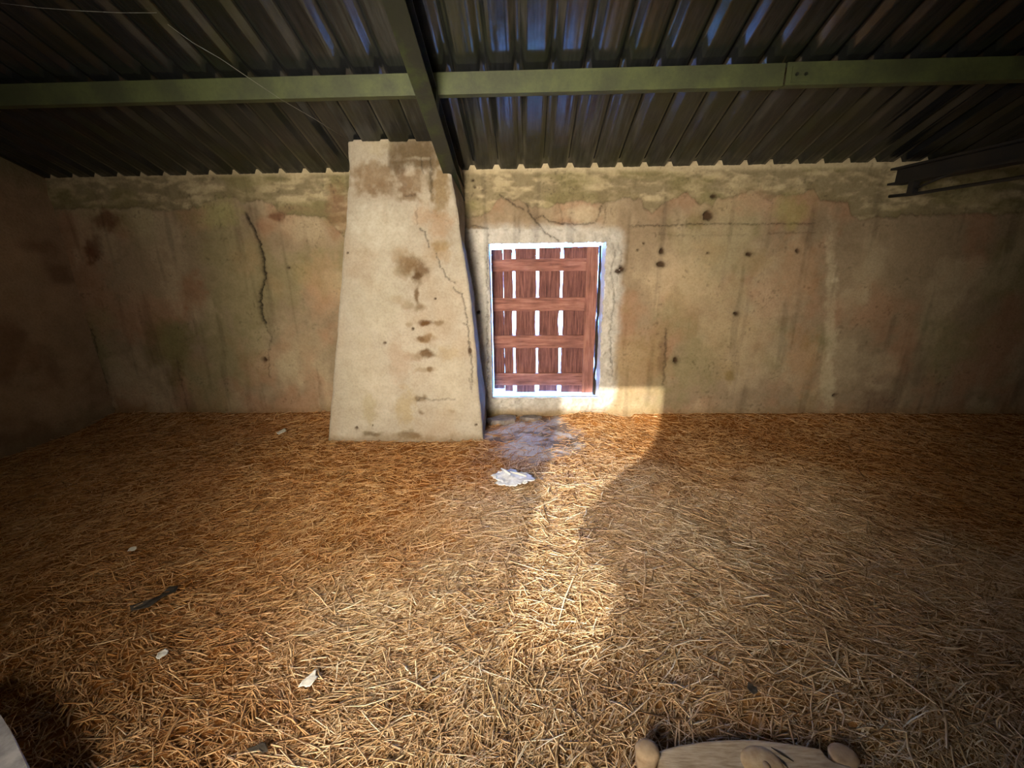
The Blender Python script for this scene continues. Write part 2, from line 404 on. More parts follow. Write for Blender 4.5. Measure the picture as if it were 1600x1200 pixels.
def wall_grid(name, x0, x1, step, painter, to_xyz, ztop, hole=None, z0=-0.06):
    nx = int((x1 - x0) / step) + 1
    xs = np.linspace(x0, x1, nx); nz = int(2.35 / step) + 1
    X, Tt = np.meshgrid(xs, np.linspace(0, 1, nz))
    top = ztop(xs); Z = z0 + (top[None, :] - z0) * Tt
    col, rel = painter(X, Z)
    V = to_xyz(X, Z, rel)
    keep = None
    if hole is not None:
        cx = (X[:-1, :-1] + X[1:, 1:]) / 2; cz = (Z[:-1, :-1] + Z[1:, 1:]) / 2
        keep = ~hole(cx, cz)
    o = np_mesh(name, V, grid_quads(nz, nx, keep), M_plaster, None, col.reshape(-1, 3))
    return tag(o, kind='structure')
def hatch_hole(cx, cz):
    j = (fbm(cx * 18, cz * 18, 5, 3) - .5) * .03
    return (cx > HX0) & (cx < HX1 + j * (cz > .3)) & (cz > HZ0 + j * .5) & (cz < HZ1 + j * .6 * (cx > .25))
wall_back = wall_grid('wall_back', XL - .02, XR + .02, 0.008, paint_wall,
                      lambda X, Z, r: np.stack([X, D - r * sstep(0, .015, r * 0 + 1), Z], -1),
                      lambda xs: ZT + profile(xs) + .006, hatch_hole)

def paint_side(seed):
    def fn(x, z):
        n1 = fbm(x * 1.3, z * 1.3, seed, 5); n2 = fbm(x * 6, z * 6, seed + 9, 4)
        col = np.ones(x.shape + (3,)) * srgb(160, 136, 108) * (.7 + .6 * n1)[..., None]
        m = sstep(.5, .7, fbm(x * 1.6, z * 2.2, seed + 5, 4)); col = col * (1 - .5 * m[..., None]) + srgb(96, 62, 44) * .5 * m[..., None]
        m = sstep(1.95, 2.2, z + (n2 - .5) * .3); col = col * (1 - .6 * m[..., None]) + srgb(96, 96, 64) * .6 * m[..., None]
        m = sstep(.2, 0, z + (n2 - .5) * .2) * .5; col = col * (1 - m[..., None]) + srgb(112, 96, 70) * m[..., None]
        return np.clip(col * (.85 + .3 * n2)[..., None], .01, .9), (n1 - .5) * .03 + (n2 - .5) * .01
    return fn
wall_grid('wall_left', YF, D + .02, 0.02, paint_side(301), lambda X, Z, r: np.stack([XL + r, X, Z], -1),
          lambda ys: ZT + (D - ys) * SLOPE)
wall_grid('wall_right', YF, D + .02, 0.03, paint_side(402), lambda X, Z, r: np.stack([XR - r, X, Z], -1),
          lambda ys: ZT + (D - ys) * SLOPE)

# unseen front wall; its doorway's uneven outline is shaped to cast the sun patch
BAFFLE_DEPTH = 0.62
SUN_PATCH_CUT = [(-.80, .66), (-.41, .66), (-.415, .85), (-.56, .90), (-.70, .97), (-.72, 1.04), (-.60, 1.22), (-.44, 1.34),
           (-.41, 1.42), (-.41, 1.95), (-1.40, 1.95), (-1.37, 1.62), (-1.20, 1.36), (-1.01, 1.02), (-.87, .78)]
bm = bmesh.new()
zt_f = ZT + (D - YF) * SLOPE
outer = [bm.verts.new((x, YF, z)) for x, z in ((XL - .05, -.06), (XR + .05, -.06), (XR + .05, zt_f), (XL - .05, zt_f))]
inner = [bm.verts.new((x, YF, z)) for x, z in SUN_PATCH_CUT]
ed = [bm.edges.new((lp[i], lp[(i + 1) % len(lp)])) for lp in (outer, inner) for i in range(len(lp))]
bmesh.ops.triangle_fill(bm, edges=ed, use_beauty=True)
for f_ in list(bm.faces):
    c_ = f_.calc_center_median()
    if in_poly(np.array([c_.x]), np.array([c_.z]), SUN_PATCH_CUT)[0]: bm.faces.remove(f_)
M_front = plain_mat('front_plaster', (0.08, 0.065, 0.05), (0.16, 0.13, 0.10), 6)
wf = bm_obj('wall_front', bm, M_front); tag(wf, kind='structure')
sm = wf.modifiers.new('thickness', 'SOLIDIFY'); sm.thickness = 0.06; sm.offset = 0
wf.location.y = -0.03
# unseen thick wall, added so its deep opening narrows the daylight to the sides
M_baffle = plain_mat('dark_baffle', (0.05, 0.043, 0.035), (0.1, 0.085, 0.065), 6)
bm = bmesh.new()
PX0, PX1, PZ0, PZ1, PY0, PY1 = -1.74, -.40, .60, 2.24, YF - .07, YF - .07 - BAFFLE_DEPTH
for lo, hi in (((XL - .05, PY1, -.06), (PX0, PY0, zt_f)), ((PX1, PY1, -.06), (XR + .05, PY0, zt_f)),
               ((PX0, PY1, -.06), (PX1, PY0, PZ0)), ((PX0, PY1, PZ1), (PX1, PY0, zt_f))):
    add_box(bm, lo, hi)
tag(bm_obj('wall_baffle', bm, M_baffle), kind='structure')

# ------------------------------------------------------------------ hatch opening: jambs, lintel soffit, sill
M_reveal = plain_mat('whitewashed_reveal', (0.55, 0.52, 0.46), (0.76, 0.73, 0.66), 14)
bm = bmesh.new()
YO = D + 0.36
def panel(pts): bm.faces.new([bm.verts.new(p) for p in pts])
def slab_quad(a, b2, c2, d2, off):
    o_ = Vector(off); A = [Vector(p) for p in (a, b2, c2, d2)]; B = [p + o_ for p in A]
    va = [bm.verts.new(p) for p in A]; vb = [bm.verts.new(p) for p in B]
    bm.faces.new(va); bm.faces.new(vb[::-1])
    for i in range(4): bm.faces.new((va[i], va[(i + 1) % 4], vb[(i + 1) % 4], vb[i]))
y0 = D + .046
slab_quad((HX0 - .001, y0, HZ0 - .1), (HX0 - .012, YO, HZ0 - .1), (HX0 - .012, YO, HZ1 + .1), (HX0 - .001, y0, HZ1 + .1), (-.2, 0, 0))
slab_quad((HX1 + .012, y0, HZ0 - .1), (HX1 + .016, YO, HZ0 - .1), (HX1 + .016, YO, HZ1 + .1), (HX1 + .012, y0, HZ1 + .1), (.2, 0, 0))
slab_quad((HX0 - .2, y0, HZ1 + .008), (HX1 + .2, y0, HZ1 + .008), (HX1 + .2, YO, HZ1 + .015), (HX0 - .2, YO, HZ1 + .015), (0, 0, .2))
slab_quad((HX0 - .2, y0, HZ0 - .006), (HX1 + .2, y0, HZ0 - .006), (HX1 + .2, YO, HZ0 - .085), (HX0 - .2, YO, HZ0 - .085), (0, 0, -.2))
tag(bm_obj('window_1', bm, M_reveal), kind='structure')

# shutter of boards, battens and a stile
sh = empty('wooden_shutter', (0.15, D + .29, HZ0))
tag(sh, 'red-brown boarded shutter with light coming through its gaps, closing the wall opening', 'shutter')
def P(o):
    o.matrix_parent_inverse = Matrix.Translation(-Vector(sh.location)); return o
YS = D + .28
def bulge(x, amp, sgn, seed):
    def fn(z):
        b = math.exp(-((z - .87) / .16) ** 2) * amp + math.exp(-((z - 1.42) / .1) ** 2) * amp * .5 + math.exp(-((z - .2) / .06) ** 2) * amp
        w = (fbm(np.array([z * 7.0]), np.array([seed * 1.7]), seed, 3)[0] - .5) * .012
        return x + sgn * b + w
    return fn
edges = [(-.338, None, -.2285, None), (-.2255, None, -.1375, (.009, -1)), (-.1185, (.008, 1), .0865, (.010, -1)),
         (.1065, (.010, 1), .312, (.010, -1)), (.333, (.009, 1), .652, None)]
for i, (a, la, b_, rb) in enumerate(edges):
    P(rough_board('plank', a, b_, HZ0 + (.005 if i == 0 else -.035) + .012 * (i % 2), 1.532 + .004 * i, YS, YS + .026, M_shutter, sh, 40 + i, .0022,
                  bulge(a, la[0], 1, 60 + i) if la else None, bulge(b_, rb[0], -1, 70 + i) if rb else None, n=60))
for k, (v0, v1) in enumerate(((404, 424), (465, 486), (524, 544), (583, 602))):
    z1 = onY(840, v0, YS - .02)[2]; z0 = onY(840, v1, YS - .02)[2]
    P(rough_board('batten', -.335, .552, z0, z1, YS - .026, YS - .0005, M_batten, sh, 80 + k, .003, along='x'))
stile = P(rough_board('stile', .545, .655, HZ0 - .03, 1.548, YS - .030, YS - .0005, M_stile, sh, 95, .003))
P(rough_board('jamb_strip', .662, .686, HZ0 - .06, 1.56, YS - .01, YS + .03, M_crack, sh, 131, .009, n=70))

# ------------------------------------------------------------------ tapered plaster buttress
LEFT = [(222, 543), (270, 545), (330, 541), (420, 534), (520, 526), (600, 519), (700, 511)]
RIGHT = [(216, 687), (240, 696), (274, 705), (328, 714), (396, 725), (472, 736), (562, 745), (680, 754), (705, 756)]
BACKR = [(250, 722), (310, 725), (382, 727), (450, 739), (571, 752), (612, 759), (690, 762)]
def bt_y(z): return 3.277 + .101 * z
zs = np.linspace(-.05, 2.31, 296)
def edge_x(tab, plane):
    us, vs = [p[1] for p in tab], [p[0] for p in tab]
    pts = []
    for vv, uu in zip(vs, us):
        d = ray(uu, vv)
        if plane == 'front':   # y = 3.277 + .101 z
            t = (3.277 + .101 * EYE[2]) / (d[1] - .101 * d[2])
        else: t = D / d[1]
        q = EYE + d * t; pts.append((q[2], q[0]))
    pts.sort(); return np.interp(zs, [p[0] for p in pts], [p[1] for p in pts])
xl, xr, xb = edge_x(LEFT, 'front'), edge_x(RIGHT, 'front'), edge_x(BACKR, 'back')
wob = lambda s: (fbm(zs * 7, zs * 0 + s, s, 4) - .5) * .016
xl += wob(3); xr += wob(9); xb = np.minimum(xb, -.30) + wob(14)
nf, ns = 150, 34
BUT_STAINS = [(650, 236, 46, 22, (128, 108, 76), .95), (660, 256, 30, 12, (132, 110, 78), .9), (622, 262, 16, 14, (120, 98, 68), .9),
    (582, 280, 40, 26, (166, 140, 104), .95), (600, 296, 30, 12, (150, 122, 86), .6), (632, 285, 14, 20, (150, 122, 88), .8),
    (650, 285, 16, 22, (158, 130, 92), .8), (690, 295, 14, 50, (160, 132, 86), .85), (675, 285, 5, 40, (140, 116, 76), .7),
    (640, 310, 16, 8, (150, 124, 90), .8), (660, 335, 20, 20, (205, 170, 130), .6), (690, 350, 22, 22, (196, 160, 120), .6),
    (565, 395, 20, 14, (196, 176, 140), .4), (636, 412, 20, 22, (146, 118, 78), .9), (655, 425, 14, 16, (120, 92, 56), .8),
    (690, 385, 16, 10, (168, 138, 86), .7), (690, 395, 20, 14, (190, 158, 112), .5), (625, 395, 14, 12, (190, 164, 126), .6),
    (650, 430, 12, 6, (104, 76, 44), .8), (653, 462, 5, 14, (122, 94, 58), .9), (655, 480, 10, 6, (140, 112, 72), .7),
    (622, 470, 14, 8, (172, 148, 110), .7), (635, 478, 10, 6, (160, 134, 96), .6), (664, 503, 16, 5, (112, 76, 36), .95),
    (640, 507, 8, 4, (165, 140, 100), .6), (686, 505, 8, 5, (145, 116, 74), .7), (664, 529, 16, 6, (150, 116, 70), .85),
    (655, 527, 6, 4, (128, 98, 60), .7), (664, 552, 17, 7, (118, 90, 54), .95), (648, 556, 12, 8, (165, 136, 100), .6),
    (670, 577, 7, 4, (112, 84, 48), .9), (665, 577, 18, 4, (165, 138, 96), .5), (655, 622, 10, 5, (130, 104, 66), .8),
    (700, 553, 14, 12, (190, 160, 110), .5), (625, 560, 16, 40, (204, 174, 140), .5), (576, 640, 12, 26, (180, 162, 112), .6),
    (632, 640, 14, 30, (190, 165, 110), .55), (578, 678, 16, 4, (120, 98, 60), .8), (640, 680, 22, 8, (130, 104, 62), .8),
    (658, 645, 5, 4, (140, 112, 76), .7), (705, 644, 6, 3, (150, 122, 84), .6), (590, 470, 40, 60, (226, 214, 180), .4),
    (590, 355, 46, 40, (232, 220, 190), .75), (590, 225, 22, 20, (214, 196, 156), .6), (655, 248, 20, 3, (226, 212, 180), .8),
    (693, 262, 10, 4, (224, 208, 176), .7), (640, 270, 6, 5, (226, 208, 176), .6), (662, 300, 5, 26, (220, 204, 172), .6),
    (703, 272, 5, 8, (232, 216, 186), .8), (560, 600, 40, 70, (222, 206, 170), .35), (705, 600, 30, 60, (222, 206, 170), .3)]
BUT_CRACKS = [([(655, 357), (664, 362), (668, 376), (672, 386)], 1.1, .9), ([(683, 398), (686, 412), (693, 424), (696, 432), (712, 442)], 1.0, .8),
    ([(709, 448), (711, 455), (722, 459), (726, 480), (730, 500), (733, 540), (737, 570), (738, 600)], 1.2, .9), ([(724, 505), (733, 509)], 1., .8),
    ([(650, 628), (655, 622), (675, 625), (712, 623)], 1.1, .6), ([(658, 246), (660, 270)], 1.2, .6), ([(671, 246), (674, 276), (673, 300)], 1.6, .6),
    ([(634, 306), (648, 304)], 1.2, .7), ([(650, 320), (652, 350)], 1.2, .4), ([(672, 330), (700, 346)], .8, .3), ([(732, 590), (735, 600), (737, 612)], 1., .7)]
BUT_HOLES = [(601, 536, 3, 2.6), (557, 669, 3, 3), (645, 514, 2.4, 3), (680, 467, 2.4, 2.2), (744, 664, 2.6, 2.2), (734, 549, 3.5, 6), (582, 665, 1.6, 1.6), (543, 395, 2, 2)]
def paint_buttress(x, z, y):
    u, v = proj(x, y, z)
    wu = u + (fbm(x * 12, z * 12, 3, 4) - .5) * 15; wv = v + (fbm(x * 12 + 40, z * 12, 5, 4) - .5) * 9
    n1 = fbm(x * 2.5, z * 2.5, 121, 5); n2 = fbm(x * 8, z * 8, 133, 5); n3 = fbm(x * 26, z * 26, 141, 4)
    col = np.ones(x.shape + (3,)) * srgb(212, 197, 168) * (.84 + .3 * n1)[..., None] * (.92 + .16 * n2)[..., None]
    vst = fbm(x * 16, z * 2.2, 171, 4)
    m = sstep(.55, .75, fbm(x * 3, z * 2, 155, 4)) * .35; col = col * (1 - m[..., None]) + srgb(200, 170, 132) * m[..., None]
    rel = (n1 - .5) * .012 + (n2 - .5) * .005
    for cx, cy, ax, ay, c, st in BUT_STAINS:
        r = np.hypot((wu - cx) / ax, (wv - cy) / ay) + (n3 - .5) * 1.1 + (n2 - .5) * .7
        a = (sstep(1.35, .4, r) * st * (.62 + .9 * n2 * (.6 + .8 * vst)).clip(0, 1.0))[..., None]; col = col * (1 - a) + srgb(*c) * a
    dark_corner = sstep(606, 609, u + (n3 - .5) * 6) * sstep(266, 250, v + (n2 - .5) * 20 - np.abs(u - 650) * .1)
    col = col * (1 - .55 * dark_corner[..., None]) + srgb(126, 106, 74) * .55 * dark_corner[..., None]
    rel = rel - .012 * dark_corner
    ju = u + (fbm(x * 40, z * 40, 6, 3) - .5) * 7; jv = v + (fbm(x * 40 + 9, z * 40, 16, 3) - .5) * 5
    for pts, w, st in BUT_CRACKS:
        d = pl_dist(ju, jv, pts); a = np.exp(-(d / w) ** 2) * st; col *= (1 - .7 * a)[..., None]; rel = rel - .012 * a
    for cx, cy, ax, ay in BUT_HOLES:
        r = np.hypot((u - cx) / ax, (v - cy) / ay); a = sstep(1.1, .6, r)
        col = col * (1 - .85 * a[..., None]) + srgb(84, 60, 36) * .85 * a[..., None]; rel = rel - .015 * a
    foot = sstep(.07, 0, z + (n2 - .5) * .1) * .55; col = col * (1 - foot[..., None]) + srgb(150, 118, 74) * foot[..., None]
    return np.clip(col * np.array([.54, .545, .58]), .01, .92), rel
cols_x, cols_y = [], []
for j in range(ns):                                  # left cheek
    t = j / ns; cols_x.append(xl + (1 - t) * .03 * 0 - (1 - t) * .02); cols_y.append(D + .03 + (bt_y(zs) - D - .03) * t)
for j in range(nf):                                  # front face
    t = j / (nf - 1); cols_x.append(xl + (xr - xl) * t); cols_y.append(bt_y(zs))
for j in range(1, ns + 1):                           # right cheek
    t = j / ns; cols_x.append(xr + (xb - xr) * t); cols_y.append(bt_y(zs) + (D + .03 - bt_y(zs)) * t)
BX = np.stack(cols_x, 1); BY = np.stack(cols_y, 1); BZ = np.repeat(zs[:, None], BX.shape[1], 1)
bc, br = paint_buttress(BX, BZ, BY)
front = np.zeros(BX.shape[1]); front[ns:ns + nf] = 1
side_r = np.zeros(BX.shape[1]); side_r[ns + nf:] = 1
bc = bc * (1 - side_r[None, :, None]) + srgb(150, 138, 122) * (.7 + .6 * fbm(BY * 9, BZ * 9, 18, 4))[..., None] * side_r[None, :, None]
# rounded arrises
rnd = np.ones(BX.shape[1]); k = np.arange(nf); ef = np.minimum(k, nf - 1 - k); rnd_f = .014 * np.exp(-ef / 1.4)
off = np.zeros(BX.shape[1]); off[ns:ns + nf] = rnd_f
BY2 = BY - br * front[None, :] + off[None, :]
BX2 = BX + br * side_r[None, :] * .8
BZ2 = np.minimum(BZ, roof_z(BX2, BY2) - .001)
bt = np_mesh('plaster_buttress', np.stack([BX2, BY2, BZ2], -1), grid_quads(*BX.shape), M_plaster, None, bc.reshape(-1, 3))
tag(bt, 'tall tapered cream plaster buttress with brown stains, built against the back wall', 'buttress')

# ------------------------------------------------------------------ roof of ribbed sheets
pts = [XL - .1]
k0 = math.floor((XL - RIB0) / RIB) - 1
for k in range(k0, int((XR - RIB0) / RIB) + 2):
    c = RIB0 + k * RIB
    for o_ in (-.079, -.070, -.061, -.034, -.017, .017, .034, .061, .070, .079):
        if XL - .1 < c + o_ < XR + .1: pts.append(c + o_)
pts.append(XR + .1); px = np.array(sorted(pts))
ys = np.linspace(YF - .35, D + .7, 12)
X, Y = np.meshgrid(px, ys)
ce = np_mesh('ceiling', np.stack([X, Y, roof_z(X, Y)], -1), grid_quads(len(ys), len(px)), M_sheet_metal, smooth=False)
tag(ce, kind='structure')

ROOF_M = Matrix.Rotation(-math.atan(SLOPE), 4, 'X')
def roof_frame(x, y, drop): return Matrix.Translation((x, y, ZT + (D - y) * SLOPE - drop)) @ ROOF_M

# purlin: C-section with a splice plate
pu = empty('roof_purlin', (0, 2.92, 2.42))
tag(pu, 'long olive green steel purlin running across under the ribbed roof', 'purlin')
Mp = Matrix.Translation(-Vector(pu.location)) @ Matrix.Translation((0, 2.925, ZT + (D - 2.955) * SLOPE))
def purlin_piece(x0, x1, dz=0):
    bm = bmesh.new()
    add_box(bm, (x0, -.030, -.115 + dz), (x1, -.024, -.002 + dz), Mp)
    add_box(bm, (x0, -.024, -.008 + dz), (x1, .03, -.002 + dz), Mp)
    add_box(bm, (x0, -.024, -.115 + dz), (x1, .03, -.109 + dz), Mp)
    add_box(bm, (x0, .025, -.109 + dz), (x1, .03, -.095 + dz), Mp)
    return bm
bm_obj('purlin_beam', purlin_piece(XL + .03, 1.46), M_purlin, pu)
bm_obj('purlin_beam', purlin_piece(1.472, XR - .03, .004), M_purlin, pu)
bm = bmesh.new(); add_box(bm, (1.50, -.036, -.10), (1.60, -.0305, -.02), Mp)
bm_obj('splice_plate', bm, M_purlin, pu)
for q in (1.525, 1.575):
    bm = bmesh.new()
    bmesh.ops.create_cone(bm, segments=6, radius1=.009, radius2=.009, depth=.008, cap_ends=True,
                          matrix=Mp @ Matrix.Translation((q, -.04, -.06)) @ Matrix.Rotation(math.pi / 2, 4, 'X'))
    bm_obj('bolt', bm, M_rafter, pu)

# rafter: I-section under the purlin, built into the wall beside the buttress
ra = empty('steel_rafter', (-.575, 2.0, 2.7))
tag(ra, 'dark olive steel rafter sloping down to the wall beside the plaster buttress', 'rafter')
Mr = Matrix.Translation(-Vector(ra.location)) @ roof_frame(-.575, 2.0, .118)
La, Lb = -2.45, 2.06
for nm, lo, hi in (('top_flange', (-.05, La, -.009), (.05, Lb, 0)), ('bottom_flange', (-.05, La, -.115), (.05, Lb, -.106)),
                   ('web', (-.004, La, -.106), (.004, Lb, -.009))):
    bm = bmesh.new(); add_box(bm, lo, hi, Mr); bm_obj(nm, bm, M_rafter, ra)
bm = bmesh.new(); add_box(bm, (.006, .92, -.1), (.05, 1.0, .0), Mr); bm_obj('purlin_cleat', bm, M_purlin, ra)

# dark steel truss at the right, running out from the wall
tr = empty('steel_truss', (2.95, D, 2.0))
tag(tr, 'blackened steel roof truss with thin lower rod, high at dark right end of the wall', 'truss')
def T(o): o.matrix_parent_inverse = Matrix.Translation(-Vector(tr.location)); return o
bm = bmesh.new()
add_box(bm, (2.90, YF + .05, 1.985), (3.02, D - .002, 2.0)); add_box(bm, (2.955, YF + .05, 2.0), (2.965, D - .002, 2.095)); add_box(bm, (2.90, YF + .05, 2.095), (3.02, D - .002, 2.11))
T(bm_obj('beam', bm, M_black_steel, tr))
T(tube('rod', [(2.94, D - .002, 1.905), (2.94, D - .25, 1.895), (2.94, 2.0, 1.90), (2.94, YF + .05, 1.91)], .012, M_black_steel, tr))
bm = bmesh.new(); add_box(bm, (2.92, D - .235, 1.89), (2.965, D - .185, 1.99)); T(bm_obj('strut', bm, M_black_steel, tr))
T(tube('brace', [(2.945, D - .20, 1.925), (2.945, D - .48, 1.992)], .009, M_black_steel, tr))

# ------------------------------------------------------------------ floor under the straw
def floor_h(x, y):
    h = (fbm(x * 1.1, y * 1.1, 501, 4) - .5) * .05 + (fbm(x * 5, y * 5, 512, 4) - .5) * .02
    h = h - .012
    h = h + .03 * sstep(3.55, 3.9, y) * (np.abs(x - .2) > .8) + .05 * np.exp(-(((x - .62) / .22) ** 2 + ((y - 3.82) / .18) ** 2))
    return h
def bare(x, y):
    """1 where the litter is thin and the ground shows (below the hatch)"""
    w = (fbm(x * 4, y * 4, 77, 4) - .5) * .9 + (fbm(x * 18, y * 18, 79, 3) - .5) * .5
    r = np.hypot((x - .07) / .48, (y - 3.42) / .46) + w
    return sstep(1.1, .75, r)
def matted_falloff(x, y):
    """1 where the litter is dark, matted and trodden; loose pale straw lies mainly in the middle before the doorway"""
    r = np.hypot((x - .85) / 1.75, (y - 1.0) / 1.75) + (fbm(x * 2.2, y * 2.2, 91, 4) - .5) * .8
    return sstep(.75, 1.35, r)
fx = np.arange(XL - .05, XR + .06, .025); fy = np.arange(YF - .1, D + .06, .025)
X, Y = np.meshgrid(fx, fy)
n1 = fbm(X * 2, Y * 2, 611, 4); n2 = fbm(X * 14, Y * 14, 622, 4); bmask = bare(X, Y)
fc = np.ones(X.shape + (3,)) * srgb(172, 128, 78) * (.6 + .5 * n1 + .4 * n2)[..., None]
gr = srgb(196, 186, 176) * (.6 + .8 * fbm(X * 7, Y * 7, 633, 4))[..., None]
dk = sstep(.48, .6, fbm(X * 6 + 5, Y * 9, 655, 4))[..., None]; gr = gr * (1 - .8 * dk) + srgb(96, 70, 46) * .8 * dk
tm = matted_falloff(X, Y)[..., None]
fc = fc * (1 - tm) + srgb(146, 94, 40) * (.6 + .5 * n1 + .4 * n2)[..., None] * tm  # ground darkened off-centre, with the falloff of light put into the colour
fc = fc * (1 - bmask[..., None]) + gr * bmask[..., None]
M_floor, n, l, b = new_mat('trodden_litter', 0.9, 0.2)
a = n.new('ShaderNodeAttribute'); a.attribute_name = 'Col'; v = coords(n, l)
f1 = noise(n, l, v, 120, 4); f2 = noise(n, l, v, 30, 4)
c = mixc(n, l, a.outputs['Color'], ramp(n, l, f1, [(0.3, (0.5, 0.45, 0.4)), (0.65, (1, 1, 1))]), 0.8, 'MULTIPLY')
l.new(c, b.inputs['Base Color']); bump(n, l, b, f2, 0.6, 0.015)
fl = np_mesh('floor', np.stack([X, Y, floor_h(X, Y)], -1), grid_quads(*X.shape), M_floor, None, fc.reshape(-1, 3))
tag(fl, kind='structure')

# ------------------------------------------------------------------ straw
M_straw, n, l, b = new_mat('straw', 0.6, 0.3)
ge = n.new('ShaderNodeNewGeometry')
c = ramp(n, l, ge.outputs['Random Per Island'], [(0.0, (0.20, 0.11, 0.042)), (0.3, (0.50, 0.33, 0.16)), (0.65, (0.66, 0.48, 0.27)), (0.9, (0.80, 0.64, 0.41)), (1.0, (0.90, 0.80, 0.60))])
ta = n.new('ShaderNodeAttribute'); ta.attribute_name = 'Col'
c = mixc(n, l, c, ta.outputs['Color'], 1.0, 'MULTIPLY')
g = noise(n, l, coords(n, l), 1.6, 4)
c = mixc(n, l, c, ramp(n, l, g, [(0.35, (0.88, 0.68, 0.5)), (0.62, (1, 1, 1))]), 0.5, 'MULTIPLY')
l.new(c, b.inputs['Base Color'])

def straw_positions(count, x0, x1, y0, y1, dens):
    x = rng.uniform(x0, x1, count); y = rng.uniform(y0, y1, count)
    k = rng.uniform(0, 1, count) < dens(x, y); return x[k], y[k]
def dens(x, y):
    d = np.where(y < 1.9, 1.0, np.where(y < 2.8, .8, .6))
    d = d * (1 - .35 * matted_falloff(x, y))
    d = np.where(np.abs(x) > 1.3 * y + .9, d * .4, d)
    d = d * (1 - .80 * bare(x, y))
    zb = .02; inside = (y > bt_y(zb) - .01) & (x > -1.72) & (x < -.36)
    d = np.where(inside | (y > D - .03) | (x < XL + .03) | (x > XR - .03), 0, d)
    d = np.where((y > .62) & (y < .985) & (x > .36) & (x < 1.0), .05, d)
    return d * (.55 + .9 * fbm(x * 1.6, y * 1.6, 700, 3))
sx, sy = straw_positions(230000, XL, XR, .35, D, dens)
N = len(sx)
L = rng.gamma(3.0, .024, N).clip(.02, .26) + .014
long_ = rng.uniform(0, 1, N) < .03; L = L * (1 - .3 * matted_falloff(sx, sy)); L = np.where(long_, L * 2.2, L).clip(0, .34)
W = rng.gamma(5.0, .00042, N).clip(.0009, .0046) * np.where(sy > 2.2, 1.15, 1.0)
ang = rng.uniform(0, 2 * math.pi, N) + (fbm(sx * 2, sy * 2, 710, 2) - .5) * 2
ang = np.where(rng.uniform(0, 1, N) < .45, rng.normal(0, .5, N) + (fbm(sx, sy, 715, 2) - .5) * 3, ang)
lift = np.abs(rng.normal(0, .010, N)) + .002
tilt = rng.normal(0, .10, N); bend = rng.normal(0, .10, N)
dx, dy = np.cos(ang), np.sin(ang)
V = np.zeros((N, 3, 3, 3), np.float32)
for s_, t in enumerate((-.5, 0, .5)):
    along = L * t; side = bend * L * (.25 - t * t) * 2 - bend * L * .25
    cx = sx + dx * along - dy * side; cy = sy + dy * along + dx * side
    cz = floor_h(cx, cy) + lift + along * tilt * (1 if True else 0)
    cz = np.maximum(cz, floor_h(cx, cy) + .001)
    tw = 0.75 if t else 1.0
    for q in range(3):
        th = 2 * math.pi * q / 3 + .5
        V[:, s_, q, 0] = cx - dy * W * tw * math.cos(th); V[:, s_, q, 1] = cy + dx * W * tw * math.cos(th)
        V[:, s_, q, 2] = cz + W * tw * .8 * math.sin(th)
V[..., 1] = np.minimum(V[..., 1], D - .012)
base = (np.arange(N, dtype=np.int32) * 9)[:, None, None]
fq = np.array([[s_ * 3 + q, s_ * 3 + (q + 1) % 3, (s_ + 1) * 3 + (q + 1) % 3, (s_ + 1) * 3 + q] for s_ in range(2) for q in range(3)], np.int32)
tone = 1 - matted_falloff(sx, sy)[:, None] * (1 - np.array([.80, .56, .31])) * rng.uniform(.55, 1.1, N)[:, None]  # straw colour carries the same painted light falloff
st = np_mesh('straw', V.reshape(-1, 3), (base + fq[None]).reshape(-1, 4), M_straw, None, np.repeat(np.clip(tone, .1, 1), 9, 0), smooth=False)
tag(st, 'loose golden brown straw litter strewn over the whole floor', 'straw', kind='stuff')

# ------------------------------------------------------------------ things lying on the straw
def flake(name, u, v, wpx, hpx, mat, label, cat, seed, zoff=.022, thick=.003, curl=.25, rot=0.0, outline=None, group=None):
    """a small torn flat scrap, slightly curled, with its own thickness"""
    c_ = onZ(u, v, zoff); a_ = onZ(u + wpx / 2, v, zoff); e_ = onZ(u, v - hpx / 2, zoff)
    rx, ry = abs(a_[0] - c_[0]), max(abs(e_[1] - c_[1]), .008)
    r_ = random.Random(seed); n_ = 14
    if outline is None: outline = [(math.cos(2 * math.pi * k / n_) * r_.uniform(.65, 1.1), math.sin(2 * math.pi * k / n_) * r_.uniform(.65, 1.1)) for k in range(n_)]
    bm = bmesh.new(); rings = []
    for f_ in (0.0, .45, .8, 1.0):
        if f_ == 0: rings.append([bm.verts.new((0, 0, .004))]); continue
        rings.append([bm.verts.new((px_ * f_ * rx, py_ * f_ * ry, curl * min(rx, ry) * (f_ ** 2) * (.5 + .5 * math.sin(3 * math.atan2(py_, px_) + seed)))) for px_, py_ in outline])
    m_ = len(outline)
    for k in range(m_): bm.faces.new((rings[0][0], rings[1][k], rings[1][(k + 1) % m_]))
    for A, B in zip(rings[1:-1], rings[2:]):
        for k in range(m_): bm.faces.new((A[k], B[k], B[(k + 1) % m_], A[(k + 1) % m_]))
    o = bm_obj(name, bm, mat, None, True)
    s_ = o.modifiers.new('thickness', 'SOLIDIFY'); s_.thickness = thick
    o.location = (c_[0], c_[1], floor_h(c_[0], c_[1]) + zoff); o.rotation_euler = (0, 0, rot)
    return tag(o, label, cat, group)
CHIP = [(-.9, -.95), (-.3, -.75), (.05, -.9), (.55, -.85), (.75, -.2), (.95, .2), (.55, .25), (.35, .75), (.15, .95), (-.05, .55), (-.35, .15), (-.75, -.35)]
flake('paper_scrap', 484, 1058, 25, 30, M_scrap, 'pale torn scrap lying on the straw at the lower left', 'scrap', 4, outline=CHIP, curl=.12, zoff=.03)
